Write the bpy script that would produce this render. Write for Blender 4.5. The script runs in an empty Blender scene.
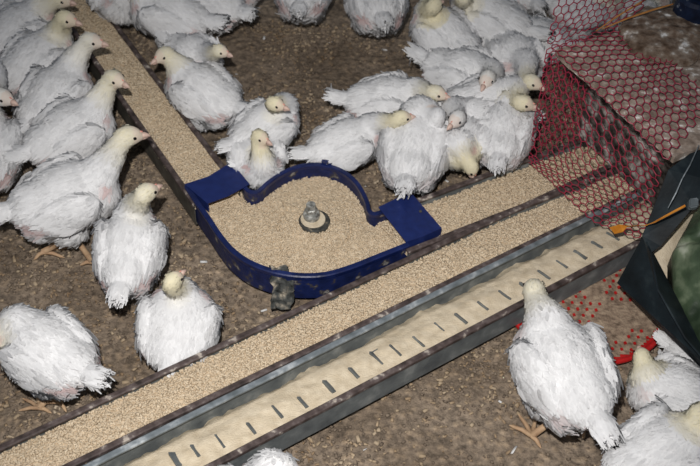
import bpy, bmesh, math, random
import numpy as np
from mathutils import Vector, Matrix, noise

random.seed(7); RNG = np.random.default_rng(7)
scn = bpy.context.scene
COL = scn.collection

# ------------------------------------------------------------------ camera
FPX, PITCH, ROLL, CAMZ = 1000.0, math.radians(46), math.radians(3), 1.43
_c, _s = math.cos(ROLL), math.sin(ROLL)
R0 = Vector((1, 0, 0)); U0 = Vector((0, math.sin(PITCH), math.cos(PITCH))); F0 = Vector((0, math.cos(PITCH), -math.sin(PITCH)))
CR = R0 * _c + U0 * _s
CU = U0 * _c - R0 * _s
camd = bpy.data.cameras.new('camera'); cam = bpy.data.objects.new('camera', camd); COL.objects.link(cam)
camd.sensor_width = 36; camd.lens = FPX / 700 * 36; camd.clip_start = 0.05
m = Matrix((CR, CU, -F0)).transposed().to_4x4(); m.translation = Vector((0, 0, CAMZ)); cam.matrix_world = m
camd.dof.use_dof = True; camd.dof.focus_distance = 1.68; camd.dof.aperture_fstop = 7.0
scn.camera = cam

def at(x, y, z=0.0):
    """point of the place at height z seen at this spot of the 700x466 frame"""
    u, v = x - 350, y - 233
    d = CR * u - CU * v + F0 * FPX
    t = (CAMZ - z) / (-d.z)
    return Vector((0, 0, CAMZ)) + d * t

# ------------------------------------------------------------------ light
w = bpy.data.worlds.new('shed_air'); scn.world = w; w.use_nodes = True
bg = w.node_tree.nodes['Background']; bg.inputs[0].default_value = (0.80, 0.88, 1.0, 1); bg.inputs[1].default_value = 0.13
fl = bpy.data.lights.new('camera_flash', 'SPOT'); fl.energy = 128; fl.spot_size = math.radians(66); fl.spot_blend = 1.0
fl.shadow_soft_size = 0.016; fl.color = (1.0, 0.97, 0.93)
flo = bpy.data.objects.new('camera_flash', fl); COL.objects.link(flo)
flp = Vector((0, 0, CAMZ)) + CU * 0.16 - CR * 0.06
mm = Matrix((CR, CU, -F0)).transposed().to_4x4(); mm.translation = flp
flo.matrix_world = mm @ Matrix.Rotation(math.radians(-9), 4, 'X')
scn.view_settings.view_transform = 'Standard'; scn.view_settings.look = 'None'
scn.view_settings.exposure = 0.0; scn.view_settings.gamma = 1.0; scn.view_settings.use_curve_mapping = False

# ------------------------------------------------------------------ materials
def hexc(r, g, b):
    f = lambda c: (c / 255 / 12.92) if c / 255 <= .04045 else ((c / 255 + .055) / 1.055) ** 2.4
    return (f(r), f(g), f(b), 1)

def mat(name, stops, scale=30, rough=.7, metal=0, bump=0, bscale=None, detail=6, spec=.4, attr=None, coat=0):
    """principled material coloured by object-space noise through a ramp"""
    M = bpy.data.materials.new(name); M.use_nodes = True
    nt = M.node_tree; N = nt.nodes; L = nt.links; P = N['Principled BSDF']
    tc = N.new('ShaderNodeTexCoord'); nz = N.new('ShaderNodeTexNoise'); rp = N.new('ShaderNodeValToRGB')
    nz.inputs['Scale'].default_value = scale; nz.inputs['Detail'].default_value = detail
    L.new(tc.outputs['Object'], nz.inputs['Vector']); L.new(nz.outputs['Fac'], rp.inputs['Fac'])
    E = rp.color_ramp.elements
    while len(E) < len(stops): E.new(.5)
    for e, (p, c) in zip(E, stops): e.position = p; e.color = c
    out = rp.outputs['Color']
    if attr:
        at_ = N.new('ShaderNodeAttribute'); at_.attribute_name = attr
        mx = N.new('ShaderNodeMix'); mx.data_type = 'RGBA'; mx.blend_type = 'MULTIPLY'; mx.inputs[0].default_value = 1
        L.new(out, mx.inputs[6]); L.new(at_.outputs['Color'], mx.inputs[7]); out = mx.outputs[2]
    L.new(out, P.inputs['Base Color'])
    P.inputs['Roughness'].default_value = rough; P.inputs['Metallic'].default_value = metal
    P.inputs['Specular IOR Level'].default_value = spec
    if coat: P.inputs['Coat Weight'].default_value = coat; P.inputs['Coat Roughness'].default_value = .25
    if bump:
        nb = N.new('ShaderNodeTexNoise'); nb.inputs['Scale'].default_value = bscale or scale * 3; nb.inputs['Detail'].default_value = 5
        bp = N.new('ShaderNodeBump'); bp.inputs['Strength'].default_value = bump; bp.inputs['Distance'].default_value = .004
        L.new(tc.outputs['Object'], nb.inputs['Vector']); L.new(nb.outputs['Fac'], bp.inputs['Height']); L.new(bp.outputs['Normal'], P.inputs['Normal'])
    return M

WHT = (1, 1, 1, 1)
M = {}
M['plumage'] = mat('white_plumage', [(.3, (.86, .86, .86, 1)), (.7, WHT)], 35, .9, spec=.15, attr='tint', bump=.25, bscale=260)
M['skin'] = mat('bird_leg_skin', [(.3, hexc(176, 142, 112)), (.7, hexc(206, 176, 142))], 60, .6, bump=.4, bscale=500)
M['beak'] = mat('beak_horn', [(.3, hexc(198, 168, 156)), (.7, hexc(218, 190, 176))], 90, .45)
M['comb'] = mat('comb_skin', [(.3, hexc(214, 140, 130)), (.7, hexc(228, 166, 150))], 90, .6)
M['eye'] = mat('eye_dark', [(.3, (.006, .005, .005, 1)), (.7, (.015, .01, .01, 1))], 50, .12)
M['pellet'] = mat('feed_pellet', [(.25, hexc(182, 162, 136)), (.5, hexc(208, 190, 164)), (.75, hexc(228, 212, 188))], 160, .95, spec=.1)
M['mash'] = mat('feed_mash', [(.3, hexc(202, 186, 160)), (.7, hexc(226, 212, 188))], 60, .95, spec=.1, bump=.5, bscale=420)
M['lip'] = mat('weathered_brown_steel', [(.3, hexc(48, 40, 38)), (.52, hexc(84, 72, 70)), (.62, hexc(104, 94, 92)), (.69, hexc(180, 170, 160))], 60, .6, bump=.3, bscale=200)
M['steel'] = mat('dull_grey_steel', [(.3, hexc(84, 90, 94)), (.55, hexc(110, 116, 118)), (.75, hexc(148, 152, 152))], 30, .55, bump=.2, bscale=150)
M['dsteel'] = mat('grimy_dark_steel', [(.3, hexc(58, 55, 50)), (.6, hexc(88, 85, 78)), (.8, hexc(122, 116, 106))], 34, .6, bump=.3, bscale=150)
M['galv'] = mat('galvanised_steel', [(.35, hexc(98, 106, 110)), (.55, hexc(132, 140, 146)), (.70, hexc(196, 202, 206))], 40, .5, .15, bump=.2, bscale=180)
M['blue'] = mat('blue_enamel', [(.30, hexc(15, 26, 66)), (.6, hexc(22, 36, 88)), (.74, hexc(34, 48, 100)), (.82, hexc(110, 112, 118))], 38, .36, spec=.5, bump=.12, bscale=120)
M['bluedirty'] = mat('dusty_blue_enamel', [(.34, hexc(18, 28, 66)), (.56, hexc(26, 38, 86)), (.62, hexc(66, 62, 64)), (.69, hexc(150, 146, 142)), (.74, hexc(40, 44, 70))], 42, .5, spec=.4, bump=.3, bscale=120)
M['plate'] = mat('blue_plate_paint', [(.2, hexc(19, 32, 82)), (.72, hexc(28, 44, 102)), (.80, hexc(90, 96, 120))], 70, .5, spec=.4, bump=.1, bscale=90)
M['bolt'] = mat('bolt_steel', [(.35, hexc(92, 92, 88)), (.55, hexc(160, 160, 156)), (.7, hexc(205, 204, 198))], 120, .35, .25, bump=.2, bscale=400)
M['rubber'] = mat('dark_washer', [(.35, hexc(44, 44, 42)), (.58, hexc(74, 74, 70)), (.7, hexc(176, 160, 132))], 110, .7)
M['grime'] = mat('crusted_grease', [(.3, hexc(26, 28, 28)), (.5, hexc(66, 68, 66)), (.62, hexc(120, 114, 104)), (.74, hexc(196, 184, 164))], 70, .7, bump=.8, bscale=150)
M['net'] = mat('red_plastic_netting', [(.3, hexc(128, 28, 52)), (.6, hexc(158, 44, 70)), (.8, hexc(182, 92, 108))], 60, .5)
M['lid'] = mat('dusty_board', [(.28, hexc(100, 88, 78)), (.45, hexc(146, 130, 118)), (.58, hexc(174, 160, 148)), (.62, hexc(190, 180, 170)), (.67, hexc(240, 236, 232))], 55, .95, bump=.6, bscale=90)
M['box'] = mat('dusty_patchlit_box_side', [(.35, hexc(44, 40, 38)), (.5, hexc(84, 78, 74)), (.6, hexc(150, 144, 140)), (.7, hexc(206, 200, 196))], 38, .9, bump=.5, bscale=90)  # dust, plus patchy lit and dark tones painted into the colour
M['tar'] = mat('blackened_sheet', [(.3, hexc(10, 16, 20)), (.6, hexc(24, 34, 40)), (.76, hexc(48, 58, 62))], 22, .6, spec=.3, bump=.25, bscale=60)
M['green'] = mat('dark_green_sack', [(.36, hexc(40, 54, 38)), (.5, hexc(74, 90, 68)), (.60, hexc(118, 130, 106)), (.68, hexc(176, 182, 164))], 16, .4, spec=.5, bump=.4, bscale=40)
M['orange'] = mat('orange_tape', [(.3, hexc(196, 120, 34)), (.7, hexc(222, 150, 58))], 60, .5)
M['straw'] = mat('orange_straw', [(.3, hexc(168, 104, 46)), (.7, hexc(206, 150, 84))], 80, .6)
M['red'] = mat('red_tray_plastic', [(.3, hexc(158, 24, 26)), (.7, hexc(196, 40, 40))], 40, .35)
M['silt'] = mat('tray_litter', [(.3, hexc(104, 88, 74)), (.5, hexc(150, 130, 112)), (.68, hexc(176, 156, 134))], 90, .95, bump=.8, bscale=200)
M['navy'] = mat('navy_canister', [(.3, hexc(14, 22, 44)), (.66, hexc(24, 40, 70)), (.74, hexc(190, 196, 204))], 55, .5)
M['rubble'] = mat('caked_dust', [(.28, hexc(70, 52, 38)), (.45, hexc(112, 94, 80)), (.58, hexc(140, 126, 114)), (.64, hexc(176, 168, 160)), (.70, hexc(238, 236, 234))], 52, .95, bump=.9, bscale=90)
M['wood'] = mat('wood_shaving', [(.3, hexc(128, 106, 82)), (.5, hexc(158, 136, 110)), (.72, hexc(190, 170, 144))], 9, .9)
M['crumb'] = mat('litter_crumb', [(.3, hexc(92, 80, 68)), (.55, hexc(126, 112, 98)), (.8, hexc(160, 144, 126))], 12, .95)
M['grit'] = mat('pale_grit', [(.3, hexc(150, 130, 104)), (.6, hexc(180, 162, 138)), (.8, hexc(206, 192, 172))], 9, .95)
M['fluff'] = mat('fallen_down', [(.3, hexc(205, 205, 205)), (.7, hexc(235, 235, 235))], 50, .9)

def floor_material():
    m = bpy.data.materials.new('trodden_litter'); m.use_nodes = True; nt = m.node_tree; N = nt.nodes; L = nt.links; P = N['Principled BSDF']
    tc = N.new('ShaderNodeTexCoord')
    big = N.new('ShaderNodeTexNoise'); big.inputs['Scale'].default_value = 4.5; big.inputs['Detail'].default_value = 4
    r1 = N.new('ShaderNodeValToRGB'); r1.color_ramp.elements[0].position = .36; r1.color_ramp.elements[0].color = hexc(122, 110, 98)
    r1.color_ramp.elements[1].position = .68; r1.color_ramp.elements[1].color = hexc(162, 149, 136)
    fine = N.new('ShaderNodeTexNoise'); fine.inputs['Scale'].default_value = 75; fine.inputs['Detail'].default_value = 7; fine.inputs['Roughness'].default_value = .72
    r2 = N.new('ShaderNodeValToRGB'); r2.color_ramp.elements[0].position = .34; r2.color_ramp.elements[0].color = (.50, .48, .46, 1)
    r2.color_ramp.elements[1].position = .70; r2.color_ramp.elements[1].color = (1.7, 1.62, 1.5, 1)
    vo = N.new('ShaderNodeTexVoronoi'); vo.inputs['Scale'].default_value = 62; vo.inputs['Randomness'].default_value = 1
    r3 = N.new('ShaderNodeValToRGB'); r3.color_ramp.elements[0].position = .12; r3.color_ramp.elements[0].color = (1.35, 1.3, 1.2, 1)
    r3.color_ramp.elements[1].position = .5; r3.color_ramp.elements[1].color = (.85, .85, .85, 1)
    for n in (big, fine, vo): L.new(tc.outputs['Object'], n.inputs['Vector'])
    L.new(big.outputs['Fac'], r1.inputs[0]); L.new(fine.outputs['Fac'], r2.inputs[0]); L.new(vo.outputs['Distance'], r3.inputs[0])
    a = N.new('ShaderNodeMix'); a.data_type = 'RGBA'; a.blend_type = 'MULTIPLY'; a.inputs[0].default_value = 1
    L.new(r1.outputs[0], a.inputs[6]); L.new(r2.outputs[0], a.inputs[7])
    b = N.new('ShaderNodeMix'); b.data_type = 'RGBA'; b.blend_type = 'MULTIPLY'; b.inputs[0].default_value = .8
    L.new(a.outputs[2], b.inputs[6]); L.new(r3.outputs[0], b.inputs[7]); L.new(b.outputs[2], P.inputs['Base Color'])
    P.inputs['Roughness'].default_value = .85; P.inputs['Specular IOR Level'].default_value = .25
    bp = N.new('ShaderNodeBump'); bp.inputs['Strength'].default_value = 1; bp.inputs['Distance'].default_value = .006
    L.new(fine.outputs['Fac'], bp.inputs['Height'])
    b2 = N.new('ShaderNodeBump'); b2.inputs['Strength'].default_value = .8; b2.inputs['Distance'].default_value = .004; b2.invert = True
    L.new(vo.outputs['Distance'], b2.inputs['Height']); L.new(bp.outputs[0], b2.inputs['Normal']); L.new(b2.outputs[0], P.inputs['Normal'])
    return m
M['floor'] = floor_material()

# ------------------------------------------------------------------ helpers
def tag(o, label=None, cat=None, group=None, kind=None):
    if label: o['label'] = label
    if cat: o['category'] = cat
    if group: o['group'] = group
    if kind: o['kind'] = kind
    return o

def link_mesh(name, me, material=None, parent=None, loc=None, smooth=False):
    o = bpy.data.objects.new(name, me); COL.objects.link(o)
    if material is not None and not me.materials: me.materials.append(material)
    if smooth: me.polygons.foreach_set('use_smooth', [True] * len(me.polygons))
    if parent is not None:
        o.parent = parent
        me.transform(Matrix.Translation(-Vector(parent['_org']))) if '_org' in parent else None
    elif loc is not None:
        me.transform(Matrix.Translation(-Vector(loc))); o.location = loc
    me.update(); return o

def from_bm(name, bm, material, parent=None, loc=None, smooth=False):
    bmesh.ops.recalc_face_normals(bm, faces=bm.faces)
    me = bpy.data.meshes.new(name); bm.to_mesh(me); bm.free()
    return link_mesh(name, me, material, parent, loc, smooth)

def root(name, loc, label, cat, group=None):
    o = bpy.data.objects.new(name, None); COL.objects.link(o); o.location = loc; o['_org'] = tuple(loc)
    o.empty_display_size = .05
    return tag(o, label, cat, group)

def from_np(name, V, F, material, parent=None, loc=None, smooth=False):
    """V (n,3); F list of (k,m) int arrays with m corners"""
    me = bpy.data.meshes.new(name)
    nl = sum(f.size for f in F); nf = sum(len(f) for f in F)
    me.vertices.add(len(V)); me.vertices.foreach_set('co', np.asarray(V, np.float32).ravel())
    me.loops.add(nl); me.loops.foreach_set('vertex_index', np.concatenate([f.ravel() for f in F]).astype(np.int32))
    me.polygons.add(nf)
    tot = np.concatenate([np.full(len(f), f.shape[1]) for f in F]).astype(np.int32)
    st = np.concatenate([[0], np.cumsum(tot)[:-1]]).astype(np.int32)
    me.polygons.foreach_set('loop_start', st); me.polygons.foreach_set('loop_total', tot)
    me.update(calc_edges=True); me.validate()
    return link_mesh(name, me, material, parent, loc, smooth)

def add_frame_box(bm, o, ax, ay, az):
    """box from corner-centre o with half-extent vectors"""
    vs = [bm.verts.new(o + ax * i + ay * j + az * k) for i in (-1, 1) for j in (-1, 1) for k in (-1, 1)]
    for q in ((0, 1, 3, 2), (4, 6, 7, 5), (0, 4, 5, 1), (2, 3, 7, 6), (0, 2, 6, 4), (1, 5, 7, 3)): bm.faces.new([vs[i] for i in q])

def add_tube(bm, pts, rad, n=8, cap=True):
    pts = [Vector(p) for p in pts]; rings = []
    if not hasattr(rad, '__len__'): rad = [rad] * len(pts)
    ref = Vector((0, 0, 1))
    for i, p in enumerate(pts):
        t = (pts[min(i + 1, len(pts) - 1)] - pts[max(i - 1, 0)]).normalized()
        a = t.cross(ref)
        if a.length < .05: a = t.cross(Vector((1, 0, 0)))
        a.normalize(); b = t.cross(a)
        rings.append([bm.verts.new(p + (a * math.cos(k * 2 * math.pi / n) + b * math.sin(k * 2 * math.pi / n)) * rad[i]) for k in range(n)])
    for i in range(len(rings) - 1):
        for k in range(n): bm.faces.new((rings[i][k], rings[i][(k + 1) % n], rings[i + 1][(k + 1) % n], rings[i + 1][k]))
    if cap: bm.faces.new(rings[0]); bm.faces.new(rings[-1][::-1])

def add_ell(bm, c, axes, radii, seg=16, rings=10):
    r = bmesh.ops.create_uvsphere(bm, u_segments=seg, v_segments=rings, radius=1)
    mt = Matrix([axes[i] * radii[i] for i in range(3)]).transposed().to_4x4(); mt.translation = c
    bmesh.ops.transform(bm, matrix=mt, verts=r['verts'])

def sweep(bm, path, profile, closed=False):
    """sweep a 2D profile (side, up) along a horizontal path; side = left of travel"""
    rows = []
    n = len(path)
    for i, p in enumerate(path):
        t = (path[min(i + 1, n - 1)] - path[max(i - 1, 0)]); t.z = 0; t.normalize()
        s = Vector((-t.y, t.x, 0))
        rows.append([bm.verts.new(p + s * a + Vector((0, 0, b))) for a, b in profile])
    k = len(profile)
    for i in range(n - 1):
        for j in range(k): bm.faces.new((rows[i][j], rows[i][(j + 1) % k], rows[i + 1][(j + 1) % k], rows[i + 1][j]))
    bm.faces.new(rows[0][::-1]); bm.faces.new(rows[-1])

def catmull(pts, n=6):
    out = []
    P = [pts[0] * 2 - pts[1]] + list(pts) + [pts[-1] * 2 - pts[-2]]
    for i in range(1, len(P) - 2):
        for k in range(n):
            t = k / n; a, b, c, d = P[i - 1], P[i], P[i + 1], P[i + 2]
            out.append(.5 * ((2 * b) + (c - a) * t + (2 * a - 5 * b + 4 * c - d) * t * t + (3 * b - a - 3 * c + d) * t ** 3))
    out.append(pts[-1]); return out

def plate(name, pts, thick, material, parent=None, loc=None, bevel=0):
    """flat or slightly folded sheet of given thickness from its outline"""
    bm = bmesh.new(); n = len(pts)
    nrm = Vector((0, 0, 0))
    for i in range(n): nrm += (pts[i] - pts[0]).cross(pts[(i + 1) % n] - pts[0])
    nrm.normalize()
    A = [bm.verts.new(p) for p in pts]; B = [bm.verts.new(p - nrm * thick) for p in pts]
    from mathutils.geometry import tessellate_polygon
    for t in tessellate_polygon([pts]):
        bm.faces.new([A[i] for i in t]); bm.faces.new([B[i] for i in t][::-1])
    for i in range(n): bm.faces.new((A[i], B[i], B[(i + 1) % n], A[(i + 1) % n]))
    if bevel: bmesh.ops.bevel(bm, geom=list(bm.edges), offset=bevel, segments=1, affect='EDGES')
    return from_bm(name, bm, material, parent, loc)

def grains(P, size, aspect=1.6, flat=1.0, sides=6):
    """closed little pellets at the points P (n,3), random attitude -> V, F"""
    n = len(P); size = np.broadcast_to(size, n)
    d = RNG.normal(size=(n, 3)); d[:, 2] *= .35; d /= np.linalg.norm(d, axis=1)[:, None]
    e = np.cross(d, RNG.normal(size=(n, 3)) * [.2, .2, 1]); e /= np.linalg.norm(e, axis=1)[:, None] + 1e-9
    g = np.cross(d, e)
    ang = np.arange(sides) * 2 * np.pi / sides
    asp = aspect * RNG.uniform(.7, 1.3, n)
    V = np.zeros((n, sides * 2, 3))
    for h, sg in ((0, -1), (1, 1)):
        for k in range(sides):
            V[:, h * sides + k] = P + d * (sg * size * asp / 2)[:, None] + e * (np.cos(ang[k]) * size / 2)[:, None] + g * (np.sin(ang[k]) * size / 2 * flat)[:, None]
    b = (np.arange(n) * sides * 2)[:, None]
    q = np.array([[k, (k + 1) % sides, sides + (k + 1) % sides, sides + k] for k in range(sides)])
    Q = (b[:, :, None] + q[None]).reshape(-1, 4)
    C = np.concatenate([b + np.arange(sides)[::-1][None], b + sides + np.arange(sides)[None]])
    return V.reshape(-1, 3), [Q, C]

def merge(parts):
    Vs, F4, F = [], {}, []
    off = 0
    for V, Fs in parts:
        Vs.append(V)
        for f in Fs: F4.setdefault(f.shape[1], []).append(f + off)
        off += len(V)
    return np.concatenate(Vs), [np.concatenate(v) for v in F4.values()]

def nz(x, y, sc, seed=0.0): return noise.noise(Vector((x * sc + seed, y * sc, seed * 1.7)))

# ------------------------------------------------------------------ floor
TOP = 0.08          # height of the trough rims
def make_floor():
    nx = ny = 150; X = np.linspace(-1.6, 1.8, nx); Y = np.linspace(.1, 3.4, ny)
    V = np.array([(x, y, .006 * nz(x, y, 3.1) + .004 * nz(x, y, 14, 3) - .004) for y in Y for x in X])
    i = np.arange(nx - 1)[None] + np.arange(ny - 1)[:, None] * nx
    F = np.stack([i, i + 1, i + 1 + nx, i + nx], -1).reshape(-1, 4)
    o = from_np('floor', V, [F], M['floor'], smooth=True); o['kind'] = 'structure'
    # shavings, crumbs and down strewn over it
    def scatter(name, n, s0, s1, flat, asp, material, label, cat):
        x = RNG.uniform(-1.0, 1.1, n); y = RNG.uniform(.45, 2.1, n); z = np.full(n, .001)
        cl = np.array([nz(a, b, 5, 9) for a, b in zip(x, y)]); keep = cl > RNG.uniform(-.5, .35, n)
        P = np.stack([x, y, z], -1)[keep]
        V, F = grains(P, RNG.uniform(s0, s1, len(P)), asp, flat)
        o = from_np(name, V, F, material); tag(o, label, cat, kind='stuff')
    scatter('wood_shavings', 16000, .002, .0055, .4, 1.5, M['wood'], 'tan wood shavings trodden into the brown litter floor', 'bedding')
    scatter('litter_crumbs', 36000, .002, .006, .7, 1.2, M['crumb'], 'dark brown crumbs of litter covering the shed floor', 'litter')
    scatter('pale_grit', 9500, .003, .0075, .6, 1.3, M['grit'], 'pale tan grit and spilt feed lumps lying on the litter', 'grit')
    scatter('fallen_down', 260, .003, .007, .25, 2.4, M['fluff'], 'tiny white bits of down fallen on the litter', 'down')
make_floor()

# ------------------------------------------------------------------ troughs
def line_world(p, q, z=TOP): return at(*p, z), at(*q, z)

def trough(name, left, right, ext, label, lipw=.011, depth=.055, side=None, lips=None, inner=None):
    """left/right: two frame points each on the outer rim edges (left of travel / right of travel); ext = (t0,t1) along in metres from first"""
    a0, a1 = line_world(*left); b0, b1 = line_world(*right)
    d = ((a1 - a0).normalized() + (b1 - b0).normalized()).normalized(); s = Vector((-d.y, d.x, 0))
    ca = ((a0 + a1) / 2); cb = ((b0 + b1) / 2); hw = abs((ca - cb).dot(s)) / 2
    mid = (ca + cb) / 2; org = a0 - s * ((a0 - mid).dot(s)) 
    P0 = org + d * ext[0]; P1 = org + d * ext[1]
    n = 24; path = [P0.lerp(P1, i / n) for i in range(n + 1)]
    r = root(name, (*P0.lerp(P1, .5).xy, TOP - depth), label, 'feed trough')
    t = .0016
    bm = bmesh.new()
    w0 = hw - .002
    sweep(bm, path, [(-w0, -.001), (-w0, -depth), (w0, -depth), (w0, -.001), (w0 - t, -.001), (w0 - t, -depth + t), (-w0 + t, -depth + t), (-w0 + t, -.001)])
    from_bm('channel', bm, side or M['steel'], r)
    for sg, lm in zip((1, -1), lips or (M['lip'], M['lip'])):
        bm = bmesh.new()
        o = sg * hw; i_ = sg * (hw - lipw)
        wob = [p + s * (.0007 * nz(k, sg, .9, 4)) + Vector((0, 0, .0006 * nz(k, sg, 1.3, 2))) for k, p in enumerate(path)]
        prof = [(o, -.006), (o, .0), (o - sg * .002, .002), (i_ + sg * .002, .002), (i_, .0), (i_, -.003), (o - sg * .002, -.003), (o - sg * .002, -.006)]
        sweep(bm, wob, prof)
        from_bm('rim', bm, lm, r)
    return dict(P0=P0, P1=P1, d=d, s=s, hw=hw - lipw, full=hw, root=r)

TA = trough('feed_trough', ((92, 60), (168, 170)), ((99, 0), (224, 164)), (-.32, .525), 'feed trough running from the top edge down to the blue corner housing', side=M['dsteel'])
TB = trough('feed_trough', ((417, 198.5), (525, 158)), ((425, 246), (555, 196)), (-.09, .58), 'short feed trough between the blue corner housing and the red netting')
TC = trough('feed_trough', ((0, 443), (415, 254)), ((60, 475), (560, 229.5)), (-.28, 1.50), 'long middle feed trough full of pellets crossing the whole picture',)
TD = trough('feed_trough', ((60, 475.5), (560, 230)), ((240, 455), (615, 256)), (-.30, 1.24), 'wide nearest feed trough holding fine mash with chain links showing', lips=(M['galv'], M['lip']), depth=.057)
for T in (TA, TB, TC, TD):       # low feet carrying the troughs
    L_ = (T['P1'] - T['P0']).length
    for k in range(3):
        p = T['P0'] + T['d'] * L_ * (.12 + .38 * k)
        bm = bmesh.new(); add_frame_box(bm, Vector((p.x, p.y, .0115)), T['d'] * .008, T['s'] * T['full'] * .8, Vector((0, 0, .0125)))
        from_bm('foot', bm, M['dsteel'], T['root'])

def feed_bed(name, T, h0, h1, t0, t1, label, dens=95000, mat_=None, gs=.0034):
    """pellets lying in trough T: h0/h1 = depth below the rim at the left / right wall"""
    L_ = (T['P1'] - T['P0']).length
    area = L_ * (t1 - t0) * 2 * T['hw']
    def hh(u, v):   # u along metres, v -1..1 (right..left)
        return TOP - (h1 + (h0 - h1) * (v + 1) / 2) + .003 * nz(u, v * .05, 14, 1) + .0022 * nz(u, v * .05, 45, 5) - .002 * v * v
    o = T['P0']; d = np.array(T['d']); s = np.array(T['s']); W = T['hw'] + .007
    nu, nv = int(L_ * (t1 - t0) / .006), 18
    U = np.linspace(t0 * L_, t1 * L_, nu); Vv = np.linspace(-1, 1, nv)
    G = np.array([np.array([o.x, o.y, 0]) + d * u + s * (W * v) + np.array([0, 0, hh(u, v) - .002]) for u in U for v in Vv])
    i = np.arange(nv - 1)[None] + np.arange(nu - 1)[:, None] * nv
    F = np.stack([i, i + nv, i + nv + 1, i + 1], -1).reshape(-1, 4)
    n = int(area * dens)
    u = RNG.uniform(t0 * L_, t1 * L_, n); v = RNG.uniform(-1, 1, n)
    P = np.array([o.x, o.y, 0]) + d * u[:, None] + s * (W * v)[:, None]
    P[:, 2] = [hh(a, b) for a, b in zip(u, v)]; P[:, 2] += RNG.uniform(-.001, .0012, n)
    gv, gf = grains(P, RNG.uniform(gs * .8, gs * 1.15, n), 1.45, sides=5)
    VV, FF = merge([(G, [F]), (gv, gf)])
    ob = from_np(name, VV, FF, mat_ or M['pellet']); return tag(ob, label, 'feed', kind='stuff')
feed_bed('feed_pellets', TA, .010, .010, 0, 1, 'beige feed pellets filling the trough that comes down from the top')
feed_bed('feed_pellets', TB, .022, .010, 0, 1, 'beige feed pellets in the short trough between blue plate and netting')
feed_bed('feed_pellets', TC, .016, .006, 0, 1, 'beige feed pellets filling the long middle trough')

def mash_bed():
    T = TD; L_ = (T['P1'] - T['P0']).length; o = np.array([T['P0'].x, T['P0'].y, 0]); d = np.array(T['d']); s = np.array(T['s']); W = T['hw'] + .008
    nu, nv = int(L_ / .004), 34
    G = []
    for u in np.linspace(0, L_, nu):
        for v in np.linspace(-1, 1, nv):
            z = TOP - .015 - .014 * max(0, v) ** 1.3 + .003 * nz(u, v * .05, 12, 1) + .0026 * nz(u, v * W, 38, 5) + .0014 * nz(u, v * W, 110, 2)
            if v > .62: z -= .015 * ((v - .62) / .38) ** 1.2 * (1 + .9 * nz(u, 0, 26, 8) + .5 * nz(u, 0, 80, 4))
            G.append(o + d * u + s * (W * v) + np.array([0, 0, z]))
    i = np.arange(nv - 1)[None] + np.arange(nu - 1)[:, None] * nv
    F = np.stack([i, i + nv, i + nv + 1, i + 1], -1).reshape(-1, 4)
    ob = from_np('feed_mash', np.array(G), [F], M['mash'], smooth=True)
    tag(ob, 'fine pale mash banked up in the wide nearest trough', 'feed', kind='stuff')
mash_bed()

def feed_chain():
    T = TD; L_ = (T['P1'] - T['P0']).length
    p0 = T['P0']; r = root('feed_chain', (*((T['P0'] + T['P1']) / 2).xy, TOP - .04), 'dark steel feed chain with link tops poking through the mash', 'feed chain')
    pxs = [(176, 459), (197, 450), (222, 440), (253, 428), (279, 411), (304, 401), (330, 386), (355, 372), (378, 357), (397, 350), (420, 341), (441, 326), (462, 318), (484, 305), (506, 294), (526, 286), (545, 274), (563, 263), (581, 254), (598, 244), (614, 235)]
    d, s = T['d'], T['s']
    for k, (x, y) in enumerate(pxs):
        c = at(x, y, TOP - .015)
        bm = bmesh.new()
        big = k in (8, 9)
        q = (s - d * (.02 + .012 * k)).normalized(); e = Vector((-q.y, q.x, 0))
        h = .0145 if not big else .017
        add_frame_box(bm, c - Vector((0, 0, .0045 + .0012 * (k % 3))), q * h * (1 - .12 * (k % 2)), e * .0058 + Vector((0, 0, .0050)), Vector((0, 0, .0058)))
        add_frame_box(bm, c + e * -.006 + q * (h - .003) - Vector((0, 0, .008)), q * .002, e * .009, Vector((0, 0, .003)))
        if big: 
            lo = Vector((0, 0, -.004))
            add_tube(bm, [c + lo + q * h * x + e * y for x, y in ((.9, 0), (.8, -.012), (.2, -.017), (-.6, -.015), (-.9, -.006))], [.0022, .003, .0026, .003, .002], 6)
        bmesh.ops.bevel(bm, geom=list(bm.edges), offset=.0008, segments=1, affect='EDGES')
        from_bm('chain_link', bm, M['steel'], r)
feed_chain()

# ------------------------------------------------------------------ blue corner
ZR = .086
cor = root('corner_housing', (*at(308, 218, 0).xy, .02), 'blue enamelled corner wheel housing joining two feed troughs', 'feeder corner')
OUT = [at(x, y, ZR) for x, y in [(187, 186), (196, 200), (208, 217), (220, 235), (233, 250), (250, 262), (274, 271), (300, 275), (325, 274), (350, 267), (378, 256), (408, 244)]]
ARC = [at(x, y, ZR) for x, y in [(240, 178), (247, 190), (257, 192), (268, 183), (280, 174.5), (294, 168), (308, 165), (322, 165), (336, 168.5), (348, 175), (358, 185), (366, 200), (368.5, 210), (374, 214), (383, 211.5), (392, 207)]]
outp = catmull(OUT, 5); arcp = catmull(ARC, 5)
bm = bmesh.new(); sweep(bm, outp, [(-.003, -.060), (-.003, -.004), (0, -.004), (0, -.060)]); from_bm('outer_wall', bm, M['bluedirty'], cor, smooth=False)
bm = bmesh.new(); sweep(bm, outp, [(-.005, -.008), (-.006, 0), (-.004, .002), (.0035, .002), (.0045, 0), (.0035, -.008)]); from_bm('rim', bm, M['blue'], cor)
bm = bmesh.new(); sweep(bm, arcp, [(-.0015, -.060), (-.0015, -.004), (.0015, -.004), (.0015, -.060)]); from_bm('inner_wall', bm, M['bluedirty'], cor)
bm = bmesh.new(); sweep(bm, arcp, [(-.003, -.008), (-.004, 0), (-.003, .002), (.004, .002), (.005, 0), (.004, -.008)]); from_bm('rim', bm, M['blue'], cor)
poly = [Vector(p) for p in outp] + [Vector(p) for p in arcp[::-1]]
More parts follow.
